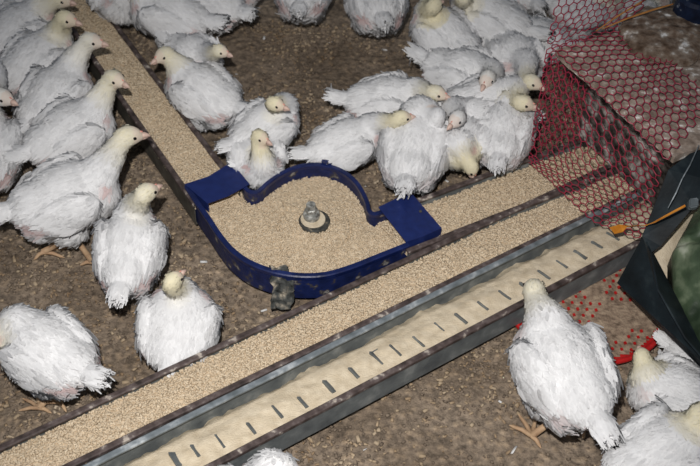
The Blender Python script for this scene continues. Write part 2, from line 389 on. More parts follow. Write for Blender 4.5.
bm = bmesh.new(); vs = [bm.verts.new(Vector((p.x, p.y, .027))) for p in poly]; f = bm.faces.new(vs); g = bmesh.ops.extrude_face_region(bm, geom=[f])
for v_ in [e for e in g['geom'] if isinstance(e, bmesh.types.BMVert)]: v_.co.z = .0235
bmesh.ops.triangulate(bm, faces=[f_ for f_ in bm.faces if len(f_.verts) > 4]); from_bm('floor_pan', bm, M['blue'], cor)
for sx, px in enumerate(([(184.5, 184), (208, 176.5), (231.5, 162), (249.6, 184), (229, 195.5), (207.7, 203.5)], [(378.4, 207), (396, 198.5), (411, 192.4), (441.7, 228), (424, 236), (406, 242)])):
    zz = [ZR + .004, ZR + .006, ZR + .004, ZR + .003, ZR + .0065, ZR + .004]
    top = [at(x, y, z) for (x, y), z in zip(px, zz)]
    bm = bmesh.new()
    def strip(a, b):
        A = [bm.verts.new(p) for p in a]; B = [bm.verts.new(p) for p in b]
        for i in range(len(a) - 1): bm.faces.new((A[i], B[i], B[i + 1], A[i + 1]))
        return A, B
    strip(top[0:3], [top[5], top[4], top[3]])
    dn = Vector((0, 0, -.022))
    if sx == 0:
        strip([top[0], top[5]], [top[0] + dn, top[5] + dn])
    else:
        strip([top[5], top[4], top[3]], [top[5] + dn, top[4] + dn * .9, top[3] + dn])
    bmesh.ops.remove_doubles(bm, verts=bm.verts, dist=1e-5)
    bmesh.ops.solidify(bm, geom=list(bm.faces), thickness=.0018)
    from_bm('cover_plate', bm, M['plate'], cor)
bm = bmesh.new(); hc = at(420.5, 211, ZR + .0062)
add_tube(bm, [hc, hc + Vector((0, 0, -.002))], .0028, 12); from_bm('hole_disc', bm, M['dsteel'], cor)  # dark disc added to stand in for the shaded hole in the plate
# bolt, nut, washer
bc = at(314.5, 221, .072)
bm = bmesh.new(); add_tube(bm, [bc + Vector((0, 0, -.01)), bc + Vector((0, 0, .001)), bc + Vector((0, 0, .003))], [.030, .030, .028], 32)
from_bm('wheel_hub', bm, M['rubber'], cor)
bm = bmesh.new(); bd = bc + Vector((-.003, .002, 0)); add_tube(bm, [bd + Vector((0, 0, .002)), bd + Vector((0, 0, .005))], [.0245, .023], 28); from_bm('dust_ring', bm, M['mash'], cor)
b0 = at(311.5, 216.5, .078)
ax = Vector((-.05, .02, 1)).normalized()
bm = bmesh.new(); add_tube(bm, [b0 + ax * h for h in (-.01, .003, .006, .011, .013)], [.0155, .0155, .0168, .0150, .0115], 24); from_bm('collar', bm, M['bolt'], cor, smooth=False)
bm = bmesh.new(); add_tube(bm, [b0 + ax * h for h in (.012, .021, .0225)], [.0120, .0120, .0105], 6); from_bm('nut', bm, M['bolt'], cor)
bm = bmesh.new(); add_tube(bm, [b0 + ax * h for h in (.020, .026, .032, .0335)], [.0075, .0092, .0088, .006], 16); from_bm('bolt_head', bm, M['bolt'], cor)
# wing nut behind the arc
wq = at(328, 164.5, .086)
bm = bmesh.new(); add_tube(bm, [wq + Vector((0, .002, z)) for z in (-.03, .004)], .006, 6); add_tube(bm, [wq + Vector((-.013, .003, .006)), wq + Vector((0, .002, .003)), wq + Vector((.014, .003, .006))], [.003, .006, .0035], 8)
from_bm('clamp_screw', bm, M['bluedirty'], cor)
# crusted bracket on the outer wall
bm = bmesh.new()
br = [at(270, 266, .088), at(289, 267, .088), at(295, 288, .055), at(289, 309, .03), at(271, 309, .03), at(272, 285, .06)]
nrm = (br[2] - br[0]).cross(br[4] - br[0]).normalized()
A = [bm.verts.new(p) for p in br]; B = [bm.verts.new(p - nrm * .007) for p in br]
bm.faces.new(A); bm.faces.new(B[::-1])
for i in range(6): bm.faces.new((A[i], B[i], B[(i + 1) % 6], A[(i + 1) % 6]))
bmesh.ops.triangulate(bm, faces=bm.faces); bmesh.ops.subdivide_edges(bm, edges=bm.edges, cuts=4, use_grid_fill=True)
for v_ in bm.verts: v_.co += Vector((noise.noise(v_.co * 90), noise.noise(v_.co * 90 + Vector((5, 0, 0))), noise.noise(v_.co * 90 + Vector((0, 7, 0))))) * .008
from_bm('bracket', bm, M['grime'], cor)

def corner_feed():
    P2 = np.array([(p.x, p.y) for p in poly]); c0 = np.array([bc.x, bc.y])
    def inside(X, Y):
        r = np.zeros(X.shape, bool); j = len(P2) - 1
        for i in range(len(P2)):
            xi, yi = P2[i]; xj, yj = P2[j]
            cnd = ((yi > Y) != (yj > Y)) & (X < (xj - xi) * (Y - yi) / (yj - yi + 1e-12) + xi); r ^= cnd; j = i
        return r
    def hh(x, y):
        r = math.hypot(x - c0[0], y - c0[1])
        z = .054 + .019 * math.exp(-(r / .062) ** 2) + .0025 * nz(x, y, 30) + .0015 * nz(x, y, 90, 3)
        a = math.atan2(y - c0[1], x - c0[0])
        if -.9 < a < .5 or 2.4 < a or a < -2.9 : z -= .012 * math.exp(-((r - .070) / .0028) ** 2)
        return z
    x0, y0 = P2.min(0); x1, y1 = P2.max(0); st = .003
    xs = np.arange(x0, x1, st); ys = np.arange(y0, y1, st); X, Y = np.meshgrid(xs, ys); I = inside(X, Y)
    V = np.array([(a, b, hh(a, b) - .0015) for a, b in zip(X.ravel(), Y.ravel())]); nx = len(xs)
    ii = np.arange(len(xs) - 1)[None] + np.arange(len(ys) - 1)[:, None] * nx
    ok = (I[:-1, :-1] & I[1:, :-1] & I[:-1, 1:] & I[1:, 1:]).ravel()
    F = np.stack([ii, ii + 1, ii + 1 + nx, ii + nx], -1).reshape(-1, 4)[ok]
    used = np.unique(F); mp = -np.ones(len(V), int); mp[used] = np.arange(len(used)); V = V[used]; F = mp[F]
    n = int((x1 - x0) * (y1 - y0) * 110000); px = RNG.uniform(x0, x1, n); py = RNG.uniform(y0, y1, n)
    k = inside(px, py) & (np.hypot(px - c0[0], py - c0[1]) > .024); px, py = px[k], py[k]
    pz = np.array([hh(a, b) for a, b in zip(px, py)]) + RNG.uniform(-.001, .0008, len(px))
    gv, gf = grains(np.stack([px, py, pz], -1), RNG.uniform(.0022, .0034, len(px)), 1.4, sides=5)
    VV, FF = merge([(V, [F]), (gv, gf)])
    tag(from_np('feed_pellets', VV, FF, M['pellet']), 'beige crumbled feed heaped around the bolt in the blue corner housing', 'feed', kind='stuff')
corner_feed()

# ------------------------------------------------------------------ right-hand end: box, netting, hopper
ZB = .33
Fa, Fb = at(556, 50, ZB), at(667, 150, ZB)
fd = (Fb - Fa).normalized(); ld = Vector((-fd.y, fd.x, 0))
if ld.x < 0: ld = -ld
bx = root('covered_box', (*(Fa + (Fb - Fa) * .5 + ld * .2).xy, .0), 'dust-covered brown box at the end of the troughs under the red netting', 'box')
wv = (Fb - Fa).length
def slab(name, o, a, b, h, m_, par, sub=0, amp=0):
    bm = bmesh.new(); c = o + a / 2 + b / 2 - Vector((0, 0, h / 2)); add_frame_box(bm, c, a / 2, b / 2, Vector((0, 0, h / 2)))
    if sub:
        bmesh.ops.subdivide_edges(bm, edges=bm.edges, cuts=sub, use_grid_fill=True)
        for v_ in bm.verts: v_.co.z += amp * noise.noise(v_.co * 22) + amp * .5 * noise.noise(v_.co * 60)
    return from_bm(name, bm, m_, par)
slab('lid', Fa, fd * (wv + .02), ld * .62, .012, M['lid'], bx, 30, .005)
slab('front_panel', Fa + ld * .10 + fd * .01 - Vector((0, 0, .014)), fd * (wv - .02), ld * .015, .22, M['box'], bx)
slab('side_panel', Fa + ld * .12 + fd * .01 - Vector((0, 0, .013)), fd * .012, ld * .46, .317, M['box'], bx)
slab('side_panel', Fa + ld * .12 + fd * (wv - .012) - Vector((0, 0, .013)), fd * .012, ld * .46, .317, M['box'], bx)
slab('back_panel', Fa + ld * .59 + fd * .01 - Vector((0, 0, .013)), fd * (wv - .01), ld * .012, .317, M['box'], bx)

def hexnet(S, wu, wv_, cell, rad, edges_out, tofs=0.0):
    sm = lambda f, c: sum((f((i + 1) / 12, c) - f(i / 12, c)).length for i in range(12))
    wu = sum(sm(lambda t, c: S(t, c), c) for c in (.1, .5, .9)) / 3 * .985; wv_ = sum(sm(lambda t, c: S(c, t), c) for c in (.1, .5, .9)) / 3 * .97
    """S(u,v)->Vector for u,v in 0..1; world size wu x wv_. collects hexagon strand segments"""
    a = cell / math.sqrt(3)
    nu = int(wu / cell) + 1; nv = int(wv_ / (1.5 * a)) + 1
    seen = set()
    for j in range(nv):
        for i in range(nu):
            cx = (i + (.5 if j % 2 else 0)) * cell; cy = j * 1.5 * a
            pts = [(cx + a * math.sin(k * math.pi / 3), cy + a * math.cos(k * math.pi / 3)) for k in range(6)]
            for k in range(6):
                p, q = pts[k], pts[(k + 1) % 6]
                if not all(-.001 <= t[0] <= wu + .001 and -.001 <= t[1] <= wv_ + .001 for t in (p, q)): continue
                key = tuple(sorted(((round(p[0], 4), round(p[1], 4)), (round(q[0], 4), round(q[1], 4)))))
                if key in seen: continue
                seen.add(key); edges_out.append((S(p[0] / wu, p[1] / wv_), S(q[0] / wu, q[1] / wv_)))

def rows_surface(rows):
    """bilinear surface through rows of points; v runs across rows, u along"""
    def S(u, v):
        def along(r, u):
            t = min(max(u, 0), 1) * (len(r) - 1); k = min(int(t), len(r) - 2); return r[k].lerp(r[k + 1], t - k)
        t = min(max(v, 0), 1) * (len(rows) - 1); k = min(int(t), len(rows) - 2)
        p = along(rows[k], u).lerp(along(rows[k + 1], u), t - k)
        return p + Vector((noise.noise(p * 18), noise.noise(p * 18 + Vector((9, 0, 0))), noise.noise(p * 18 + Vector((0, 9, 0))))) * .004
    return S
up = Vector((0, 0, 1))
segs = []
TL, TR = at(547, 47, ZB + .012), at(667, 166, ZB + .012)
front_rows = [[TL, at(585, 84, ZB + .012), at(625, 123, ZB + .012), TR],
              [at(541, 84, .26), at(578, 118, .26), at(620, 155, .26), at(662, 186, .27)],
              [at(535, 118, .18), at(572, 152, .19), at(615, 185, .2), at(655, 203, .22)],
              [at(529, 150, .105), at(566, 178, .115), at(612, 208, .12), at(650, 222, .16)],
              [at(528, 163, .092), at(556, 190, .093), at(596, 226, .094), at(641, 241, .13)]]
hexnet(rows_surface(front_rows), .30, .30, .0192, .0013, segs)
top_rows = [[TL + up * .001, at(585, 84, ZB + .014), at(625, 123, ZB + .014), TR + up * .001],
            [at(592, 33, ZB + .012), at(622, 58, ZB + .013), at(655, 92, ZB + .013), at(694, 128, ZB + .013)],
            [at(633, 18, ZB + .014), at(655, 42, ZB + .014), at(678, 66, ZB + .014), at(722, 100, ZB + .014)]]
hexnet(rows_surface(top_rows), .30, .24, .0178, .0013, segs)
back_rows = [[TL, at(575, 37, ZB + .014), at(604, 28, ZB + .014), at(636, 19, ZB + .014)],
             [at(552, 20, .40), at(585, 10, .40), at(612, 2, .40), at(650, -6, .40)],
             [at(558, -14, .47), at(592, -20, .47), at(622, -26, .47), at(664, -32, .47)]]
hexnet(rows_surface(back_rows), .21, .16, .0172, .0013, segs)
side_rows = [[TL, TL + ld * .06, TL + ld * .12 - up * .01], [at(541, 84, .26), at(541, 84, .26) + ld * .07, at(541, 84, .26) + ld * .13],
             [at(529, 150, .105), at(529, 150, .105) + ld * .09, at(529, 150, .105) + ld * .16 - up * .05]]
hexnet(rows_surface(side_rows), .13, .27, .0168, .0013, segs)
bm = bmesh.new()
for p, q in segs:
    mid = (p + q) / 2
    add_tube(bm, [p, q], .00105, 5, cap=True)
tag(from_bm('safety_netting', bm, M['net'], loc=tuple(front_rows[2][1].xy) + (0.09,)), 'red hexagonal plastic netting draped over the box and trough ends', 'netting')

# rubble and oddments on the lid
def lump(name, c, axes, rad, m_, amp, fr, **kw):
    bm = bmesh.new(); bmesh.ops.create_icosphere(bm, subdivisions=5, radius=1)
    mt = Matrix([axes[i] * rad[i] for i in range(3)]).transposed().to_4x4(); mt.translation = c
    bmesh.ops.transform(bm, matrix=mt, verts=bm.verts)
    for v_ in bm.verts:
        dr = (v_.co - c).normalized(); v_.co += dr * (amp * noise.noise(v_.co * fr) + amp * .6 * noise.noise(v_.co * fr * 3))
    return from_bm(name, bm, m_, smooth=False, **kw)
cc = at(672, 34, ZB + .01)
tag(lump('caked_dust_heap', cc, (ld, fd, up), (.11, .085, .022), M['rubble'], .010, 34, loc=tuple(cc)), 'crumbly heap of dust and droppings on the box lid beside the netting', 'debris')
cn = at(694, 12, ZB + .03)
cr_ = root('navy_canister', (*cn.xy, ZB), 'speckled navy canister corner standing at the top right', 'canister')
bm = bmesh.new(); add_tube(bm, [cn + up * z for z in (-.03, -.022, .03, .036)], [.036, .04, .04, .034], 28); from_bm('body', bm, M['navy'], cr_)
bm = bmesh.new(); add_tube(bm, [cn + up * z for z in (.034, .05, .052)], [.016, .016, .014], 18); from_bm('cap', bm, M['tar'], cr_)
for k, (a, b) in enumerate((((596, 31), (656, -6)), ((602, 29), (673, 4)))):
    bm = bmesh.new(); pa, pb = at(*a, ZB + .022), at(*b, ZB + .05)
    add_tube(bm, [pa, pa.lerp(pb, .35) + up * .004, pa.lerp(pb, .7) + up * .003, pb], [.001, .0017, .002, .0013], 6)
    tag(from_bm('straw', bm, M['straw'], loc=tuple(pa)), ('thin orange straw, the left of two poking through the netting' if k == 0 else 'thicker orange straw lying across the netting to the dust heap'), 'straw')

# hopper of blackened sheet
hp = root('feed_hopper', (*at(680, 300, 0).xy, 0.02), 'blackened sheet metal feed hopper at the right edge', 'hopper')
plate('front_sheet', [at(643, 236, .21), at(617, 283, .115), at(712, 379, .115), at(715, 374, .15), at(684, 338, .19), at(657, 290, .215), at(650, 252, .222)], .003, M['tar'], hp)
plate('back_sheet', [at(642, 236, .215), at(668, 170, .315), at(716, 134, .33), at(716, 182, .30), at(694, 206, .27), at(660, 246, .215), at(649, 254, .205)], .003, M['tar'], hp)
for (x, y) in ((705, 366), (722, 300)):
    q = at(x, y, .12); bm = bmesh.new(); add_tube(bm, [Vector((q.x, q.y, 0)), Vector((q.x, q.y, .13))], .008, 8); from_bm('leg', bm, M['tar'], hp)
bm = bmesh.new(); add_tube(bm, [at(699, 145, .342), at(690, 165, .33), at(682, 179, .318), at(676, 193, .302), at(668, 208, .282)], [.0008, .0012, .001, .0013, .0007], 6); from_bm('scratch_wire', bm, M['galv'], hp)
bm = bmesh.new(); qc = at(693, 204, .285); add_frame_box(bm, qc, Vector((.008, .002, 0)), Vector((0, .007, .004)), Vector((0, -.002, .006)))
bmesh.ops.bevel(bm, geom=list(bm.edges), offset=.002, segments=2, affect='EDGES'); from_bm('clip', bm, M['galv'], hp)
def patch(name, edge_a, edge_b, nu, nv, bulge, m_, label, cat, fr=14, amp=.012, kind=None):
    V = []
    for i in range(nu + 1):
        u = i / nu; ka = min(int(u * (len(edge_a) - 1)), len(edge_a) - 2); t = u * (len(edge_a) - 1) - ka
        a = edge_a[ka].lerp(edge_a[ka + 1], t); kb = min(int(u * (len(edge_b) - 1)), len(edge_b) - 2); t = u * (len(edge_b) - 1) - kb
        b = edge_b[kb].lerp(edge_b[kb + 1], t)
        for j in range(nv + 1):
            v = j / nv; p = a.lerp(b, v); p = p + up * (bulge * math.sin(math.pi * v) ** .6 * (1) + amp * noise.noise(p * fr) + amp * .35 * noise.noise(p * fr * 4))
            V.append(p)
    n1 = nv + 1; i = np.arange(nv)[None] + np.arange(nu)[:, None] * n1
    F = np.stack([i, i + n1, i + n1 + 1, i + 1], -1).reshape(-1, 4)
    bm = bmesh.new(); vs = [bm.verts.new(p) for p in V]
    for f_ in F: bm.faces.new([vs[k] for k in f_])
    bmesh.ops.recalc_face_normals(bm, faces=bm.faces)
    ex = bmesh.ops.extrude_face_region(bm, geom=list(bm.faces))
    for e in ex['geom']:
        if isinstance(e, bmesh.types.BMVert): e.co.z -= .035
    return tag(from_bm(name, bm, m_, loc=tuple(V[len(V) // 2].xy) + (.1,), smooth=True), label, cat, kind=kind)
patch('hopper_feed', [at(697, 204, .235), at(676, 228, .20), at(650, 256, .165), at(664, 316, .14)], [at(712, 214, .20), at(690, 240, .165), at(684, 270, .15), at(690, 330, .135)], 40, 14, .003, M['mash'], 'pale mash lying in the black hopper at the right', 'feed', 30, .004, kind='stuff')
patch('green_sack', [at(697, 206, .25), at(683, 233, .235), at(671, 256, .205), at(675, 288, .19), at(684, 318, .17), at(697, 342, .16), at(716, 366, .15)], [at(740, 214, .24), at(738, 240, .24), at(736, 262, .24), at(736, 285, .23), at(740, 312, .2), at(744, 336, .18), at(746, 376, .16)], 60, 30, .035, M['green'], 'glossy dark green sack slumped in the hopper at the right edge', 'sack', 16, .022)
# orange tape
pts = [at(612, 231, .125), at(621, 228.5, .125), at(631, 227, .13), at(637, 226, .185), at(645, 226, .245), at(655, 222, .262), at(668, 215, .285), at(685, 206, .302)]
ws = [.0085, .0095, .0075, .0035, .0022, .0022, .002, .002]
bm = bmesh.new(); prev = None
for i, p in enumerate(pts):
    t = (pts[min(i + 1, len(pts) - 1)] - pts[max(i - 1, 0)]).normalized(); s_ = t.cross(up).normalized() * ws[i]
    row = [bm.verts.new(p + s_), bm.verts.new(p - s_), bm.verts.new(p - s_ + up * .0015), bm.verts.new(p + s_ + up * .0015)]
    if prev:
        for k in range(4): bm.faces.new((prev[k], prev[(k + 1) % 4], row[(k + 1) % 4], row[k]))
    else: bm.faces.new(row[::-1])
    prev = row
bm.faces.new(prev); tag(from_bm('orange_tape', bm, M['orange'], loc=tuple(pts[1])), 'orange tape with a broad flat end tied from netting to hopper', 'tape')

# red tray on the floor
tc_ = at(584, 300, .012); TRD = .150
tr = root('red_feed_tray', (*tc_.xy, 0), 'round red plastic tray full of litter on the floor behind the largest bird', 'feed tray')
circ = [Vector((tc_.x + TRD * math.cos(a), tc_.y + TRD * math.sin(a), .018)) for a in np.linspace(0, 2 * math.pi, 73)]
bm = bmesh.new(); add_tube(bm, circ, .0052, 10, cap=False); bmesh.ops.remove_doubles(bm, verts=bm.verts, dist=1e-5); from_bm('rim', bm, M['red'], tr, smooth=True)
bm = bmesh.new(); r_ = bmesh.ops.create_cone(bm, cap_ends=True, segments=72, radius1=TRD * .96, radius2=TRD, depth=.014, matrix=Matrix.Translation((tc_.x, tc_.y, .009)))
for i in range(-10, 11):
    for j in range(-10, 11):
        x = (i + (.5 if j % 2 else 0)) * .017; y = j * .0148
        if math.hypot(x, y) < TRD * .93 and noise.noise(Vector((x * 14, y * 14, 2))) > -.12:
            add_frame_box(bm, Vector((tc_.x + x, tc_.y + y, .0195)), Vector((.0021, .0006, 0)), Vector((-.0006, .0024, 0)), Vector((0, 0, .0022)))
from_bm('pan', bm, M['red'], tr)
bm = bmesh.new(); bmesh.ops.create_grid(bm, x_segments=50, y_segments=50, size=TRD * .97, matrix=Matrix.Translation((tc_.x, tc_.y, .0185)))
bmesh.ops.delete(bm, geom=[v_ for v_ in bm.verts if math.hypot(v_.co.x - tc_.x, v_.co.y - tc_.y) > TRD * .955], context='VERTS')
for v_ in bm.verts: v_.co.z += .0025 * noise.noise(v_.co * 60)
tag(from_bm('tray_litter', bm, M['silt'], loc=(tc_.x, tc_.y, .012), smooth=True), 'pale gritty litter covering the bottom of the red tray', 'litter', kind='stuff')

# ------------------------------------------------------------------ birds
DG = None
def blob_mesh(bm, voxel, smooth):
    me = bpy.data.meshes.new('tmp'); bm.to_mesh(me); bm.free()
    o = bpy.data.objects.new('tmp', me); COL.objects.link(o)
    rm = o.modifiers.new('r', 'REMESH'); rm.mode = 'VOXEL'; rm.voxel_size = voxel
    sm = o.modifiers.new('s', 'SMOOTH'); sm.iterations = smooth; sm.factor = .5
    dg = bpy.context.evaluated_depsgraph_get(); e = o.evaluated_get(dg); m2 = e.to_mesh()
    n = len(m2.vertices); V = np.empty(n * 3); m2.vertices.foreach_get('co', V); V = V.reshape(-1, 3)
    N_ = np.empty(n * 3); m2.vertices.foreach_get('normal', N_); N_ = N_.reshape(-1, 3)
    F = []
    lt = np.empty(len(m2.polygons), int); m2.polygons.foreach_get('loop_total', lt)
    lv = np.empty(lt.sum(), int); m2.loops.foreach_get('vertex_index', lv)
    st = np.concatenate([[0], np.cumsum(lt)[:-1]])
    for k in np.unique(lt):
        s = st[lt == k]; F.append(lv[s[:, None] + np.arange(k)[None]])
    e.to_mesh_clear(); bpy.data.objects.remove(o); bpy.data.meshes.remove(me)
    return V, N_, F

_t = np.array([0, .35, .75, 1.0]); _w = np.array([.45, 1.0, .8, .12])
def feathers(P, Nn, D, Ln, Wd, lift, curl=.075):
    """leaf-shaped feathers at P, lying along D on a surface with normals Nn"""
    n = len(P)
    D = D - Nn * (D * Nn).sum(1)[:, None]; D /= np.linalg.norm(D, axis=1)[:, None] + 1e-9
    S = np.cross(Nn, D)
    V = np.zeros((n, 12, 3))
    for i, (t, ww) in enumerate(zip(_t, _w)):
        c = P + D * (Ln * t)[:, None] + Nn * (lift * t - (Ln * t) ** 2 / (2 * curl) * .8)[:, None]
        for j, sd in enumerate((-1, 0, 1)):
            V[:, i * 3 + j] = c + S * (sd * ww * Wd / 2)[:, None] + Nn * ((.0012 if sd == 0 else -.0004))
    q = np.array([[i * 3 + j, i * 3 + j + 3, i * 3 + j + 4, i * 3 + j + 1] for i in range(3) for j in range(2)])
    F = ((np.arange(n) * 12)[:, None, None] + q[None]).reshape(-1, 4)
    return V.reshape(-1, 3), F, np.repeat(Nn + RNG.normal(0, .09, Nn.shape), 12, 0) + S.repeat(12, 0) * np.tile([-.13, 0, .13], n * 4)[:, None]

YEL = np.array([.78, .70, .45]); WH = np.array([.80, .80, .815]); PNK = np.array([.62, .38, .36]); FACE = np.array([.78, .62, .52])
GROUP = 'white feathered broiler chicks around the feed troughs'

def bird(label, bc, zc, tail, head, zh, beak, s=1.0, pitch=8, zbk=None, legs=0, fat=1.0, yel=1.0, seed=0, tail_up=.3, nb=.038, pink=1.0, wing=1.0, foot=None, dens=1.0):
    rng = np.random.default_rng(seed + 100); s *= .93; sf = s
    C = at(*bc, zc); T = at(*tail, zc); a = (C - T); a.z = 0; a.normalize()
    l = Vector((-a.y, a.x, 0)); pr = math.radians(pitch)
    ax = (a * math.cos(pr) + up * math.sin(pr)).normalized(); ux = ax.cross(-l) if ax.cross(-l).z > 0 else ax.cross(l)
    ux = (up - ax * up.dot(ax)).normalized()
    H = at(*head, zh); hd = at(*beak, zh if zbk is None else zbk) - H; hd.normalize()
    X = lambda x, y, z: C + ax * (x * s) + l * (y * s * fat) + ux * (z * s)
    bm = bmesh.new(); A3 = (ax, l, ux)
    E_ = lambda p, r, A=A3, sg=20, rg=12: add_ell(bm, X(*p), A, [r[0] * s, r[1] * s * fat, r[2] * s], sg, rg)
    E_((.004, 0, 0), (.086, .064, .061)); E_((.040, 0, -.004), (.054, .057, .055)); E_((-.055, 0, .006), (.050, .050, .044))
    E_((-.045, 0, -.022), (.047, .050, .040))
    for sg in (-1, 1): E_((-.052, sg * .028, -.016), (.040, .030, .036))
    ta = (-ax + ux * (tail_up + .15)).normalized(); tb = ta.cross(l).normalized(); tp = X(-.112, 0, .022)
    add_ell(bm, tp, (ta, l, tb), [.030 * s, .019 * s, .015 * s])
    # wings folded against the flanks
    WA = []
    for sg in (-1, 1):
        wd = (ax * -1 + l * (-sg * .10) - ux * .18).normalized(); wn = (l * sg + ux * .25).normalized(); wn = (wn - wd * wn.dot(wd)).normalized(); wu = wd.cross(wn)
        c = X(-.010, sg * .058, .012)
        add_ell(bm, c, (wd, wn, wu), [.064 * s, .0155 * s, .036 * s]); WA.append((c, wd, wn, sg))
    if zc > .09:
        for sg in (-1, 1): E_((-.018, sg * .034, -.046), (.034, .024, .034))
    # neck
    N0 = X(.062, 0, .022); hdh = Vector((hd.x, hd.y, 0))
    dist = (H - N0).length
    t0 = (ax * .75 + ux * .65).normalized() * dist * .9; t1 = (up * .55 + (H - N0).normalized() * .6 + hd * .35).normalized() * dist * .8
    NC = []
    for i in range(13):
        t = i / 12; h00 = 2 * t ** 3 - 3 * t ** 2 + 1; h10 = t ** 3 - 2 * t ** 2 + t; h01 = -2 * t ** 3 + 3 * t ** 2; h11 = t ** 3 - t ** 2
        p = N0 * h00 + t0 * h10 + (H - hd * .006 * s) * h01 + t1 * h11; NC.append(p)
        r = (.0185 + (nb - .0185) * (1 - t) ** 1.7) * s
        add_ell(bm, p, (Vector((1, 0, 0)), Vector((0, 1, 0)), up), [r] * 3, 14, 8)
    hu = (up - hd * up.dot(hd)); hu = hu.normalized() if hu.length > .1 else a; hs = hd.cross(hu)
    add_ell(bm, H, (hd, hs, hu), [.0260 * s, .0190 * s, .0205 * s])
    add_ell(bm, H + hd * .015 * s - hu * .0035 * s, (hd, hs, hu), [.0165 * s, .0115 * s, .0115 * s])
    V, Nn, F = blob_mesh(bm, .0046, 5)
    # ---- regions
    Vc = V - np.array(C); axn, ln, un = np.array(ax), np.array(l), np.array(ux)
    bx_ = Vc @ axn / s; by = Vc @ ln / s / fat; bz = Vc @ un / s
    NCn = np.array([list(p) for p in NC]); dn = np.linalg.norm(V[:, None] - NCn[None], axis=2); ki = dn.argmin(1); dmin = dn.min(1)
    tpar = ki / 12.0
    rel = np.sqrt((bx_ / .1) ** 2 + (by / .062) ** 2 + (bz / .06) ** 2)
    neck = (ki >= 3) & (dmin < .05 * s)
    dh = V - np.array(H); fh = dh @ np.array(hd) / s
    head_ = (np.linalg.norm(dh, axis=1) < .031 * s)
    tang = np.gradient(NCn, axis=0); tang /= np.linalg.norm(tang, axis=1)[:, None]
    D = np.tile(-axn, (len(V), 1)) - un * .25
    fr = bx_ > .05; D[fr] -= un * .5
    D[neck] = -tang[ki[neck]]
    wing_ = np.zeros(len(V), bool)
    for c, wd, wn, sg in WA:
        q = V - np.array(c); k = ((q @ np.array(wn)) > -.002) & (np.abs(q @ np.array(wd)) < .078 * s) & (np.abs(q @ np.cross(np.array(wd), np.array(wn))) < .036 * s) & (np.abs(q @ np.array(wn)) < .02 * s)
        wing_ |= k; D[k] = np.array(wd) 
    wing_ &= ~neck
    D[head_] = -np.array(hd) * 1.0
    col = np.tile(WH, (len(V), 1)); mixc = lambda k, c, f: col.__setitem__(k, col[k] * (1 - f) + c * f)
    yw = np.clip(1.25 - np.linalg.norm(dh, axis=1) / (.062 * s), 0, 1) * (neck | head_)
    jit = rng.uniform(.8, 1.1, len(V)); yw = np.clip(yw * .74 * yel * jit, 0, .8)[:, None]; col = col * (1 - yw) + YEL * yw
    face = head_ & (fh > .010); mixc(face, FACE, .55)
    # bare pink skin behind the wing and at the shoulder
    pk = np.zeros(len(V))
    for sg in (-1, 1):
        pk = np.maximum(pk, 1.4 - (((bx_ + .070) / .026) ** 2 + ((by - sg * .044) / .03) ** 2 + ((bz + .002) / .018) ** 2))
        pk = np.maximum(pk, 1.1 - (((bx_ - .070) / .016) ** 2 + ((by - sg * .040) / .016) ** 2 + ((bz - .020) / .014) ** 2))
    pw = np.clip(pk, 0, 1) * ~head_ * min(pink, 1) * rng.uniform(.6, 1, len(V))
    col = col * (1 - .78 * pw[:, None]) + PNK * .78 * pw[:, None]; pk = pw
    # ---- feathers
    tri = V[F[0][:, 0]]
    n = int(4300 * s * s * dens); idx = rng.integers(0, len(V), n)
    keep = (rng.random(n) > .72 * pk[idx]) & ~face[idx]; idx = idx[keep]
    P = V[idx] + rng.normal(0, .0012, (len(idx), 3)); Nf = Nn[idx] + rng.normal(0, .06, (len(idx), 3)); Nf /= np.linalg.norm(Nf, axis=1)[:, None]
    Df = D[idx] + rng.normal(0, .16, (len(idx), 3))
    Ln = np.full(len(idx), .016); Wd = np.full(len(idx), .0066); lift = rng.uniform(.0005, .0032, len(idx))
    nk = neck[idx]; hk = head_[idx]; wk = wing_[idx]
    tt = tpar[idx]
    Ln[nk] = .017 - .009 * tt[nk]; Wd[nk] = .0065 - .003 * tt[nk]; lift[nk] *= .5
    Ln[hk] = .0068; Wd[hk] = .0024; lift[hk] *= .40
    Ln[wk] = .021; Wd[wk] = .0085; lift[wk] *= .45
    rear = (bx_[idx] < -.05) & ~wk; Ln[rear] = .021; Wd[rear] = .007
    Ln *= s * rng.uniform(.75, 1.2, len(idx)); Wd *= s * rng.uniform(.8, 1.15, len(idx)); Ln[(rng.random(len(idx)) < .12) & ~hk & ~nk] *= 1.5
    fv, ff, fn = feathers(P - Nf * .0008, Nf, Df, Ln, Wd, lift)
    fc = np.repeat(col[idx] * rng.uniform(.92, 1.04, (len(idx), 1)), 12, 0)
    parts = [(V, F), (fv, [ff])]; cols = [col, fc]; nrs = [Nn, fn]
    # thin loose barbs that make the outline downy
    n2 = int(1100 * s * s * dens); i2 = rng.integers(0, len(V), n2); i2 = i2[~head_[i2] & (rng.random(n2) > .6 * pk[i2])]
    L2 = rng.uniform(.008, .015, len(i2)) * s; L2[neck[i2]] *= .5
    v2, f2, n2_ = feathers(V[i2], Nn[i2], D[i2] + rng.normal(0, .45, (len(i2), 3)), L2, np.full(len(i2), .0016), rng.uniform(.002, .006, len(i2)) * np.where(neck[i2], .5, 1))
    parts.append((v2, [f2])); nrs.append(n2_); cols.append(np.repeat(col[i2], 12, 0))
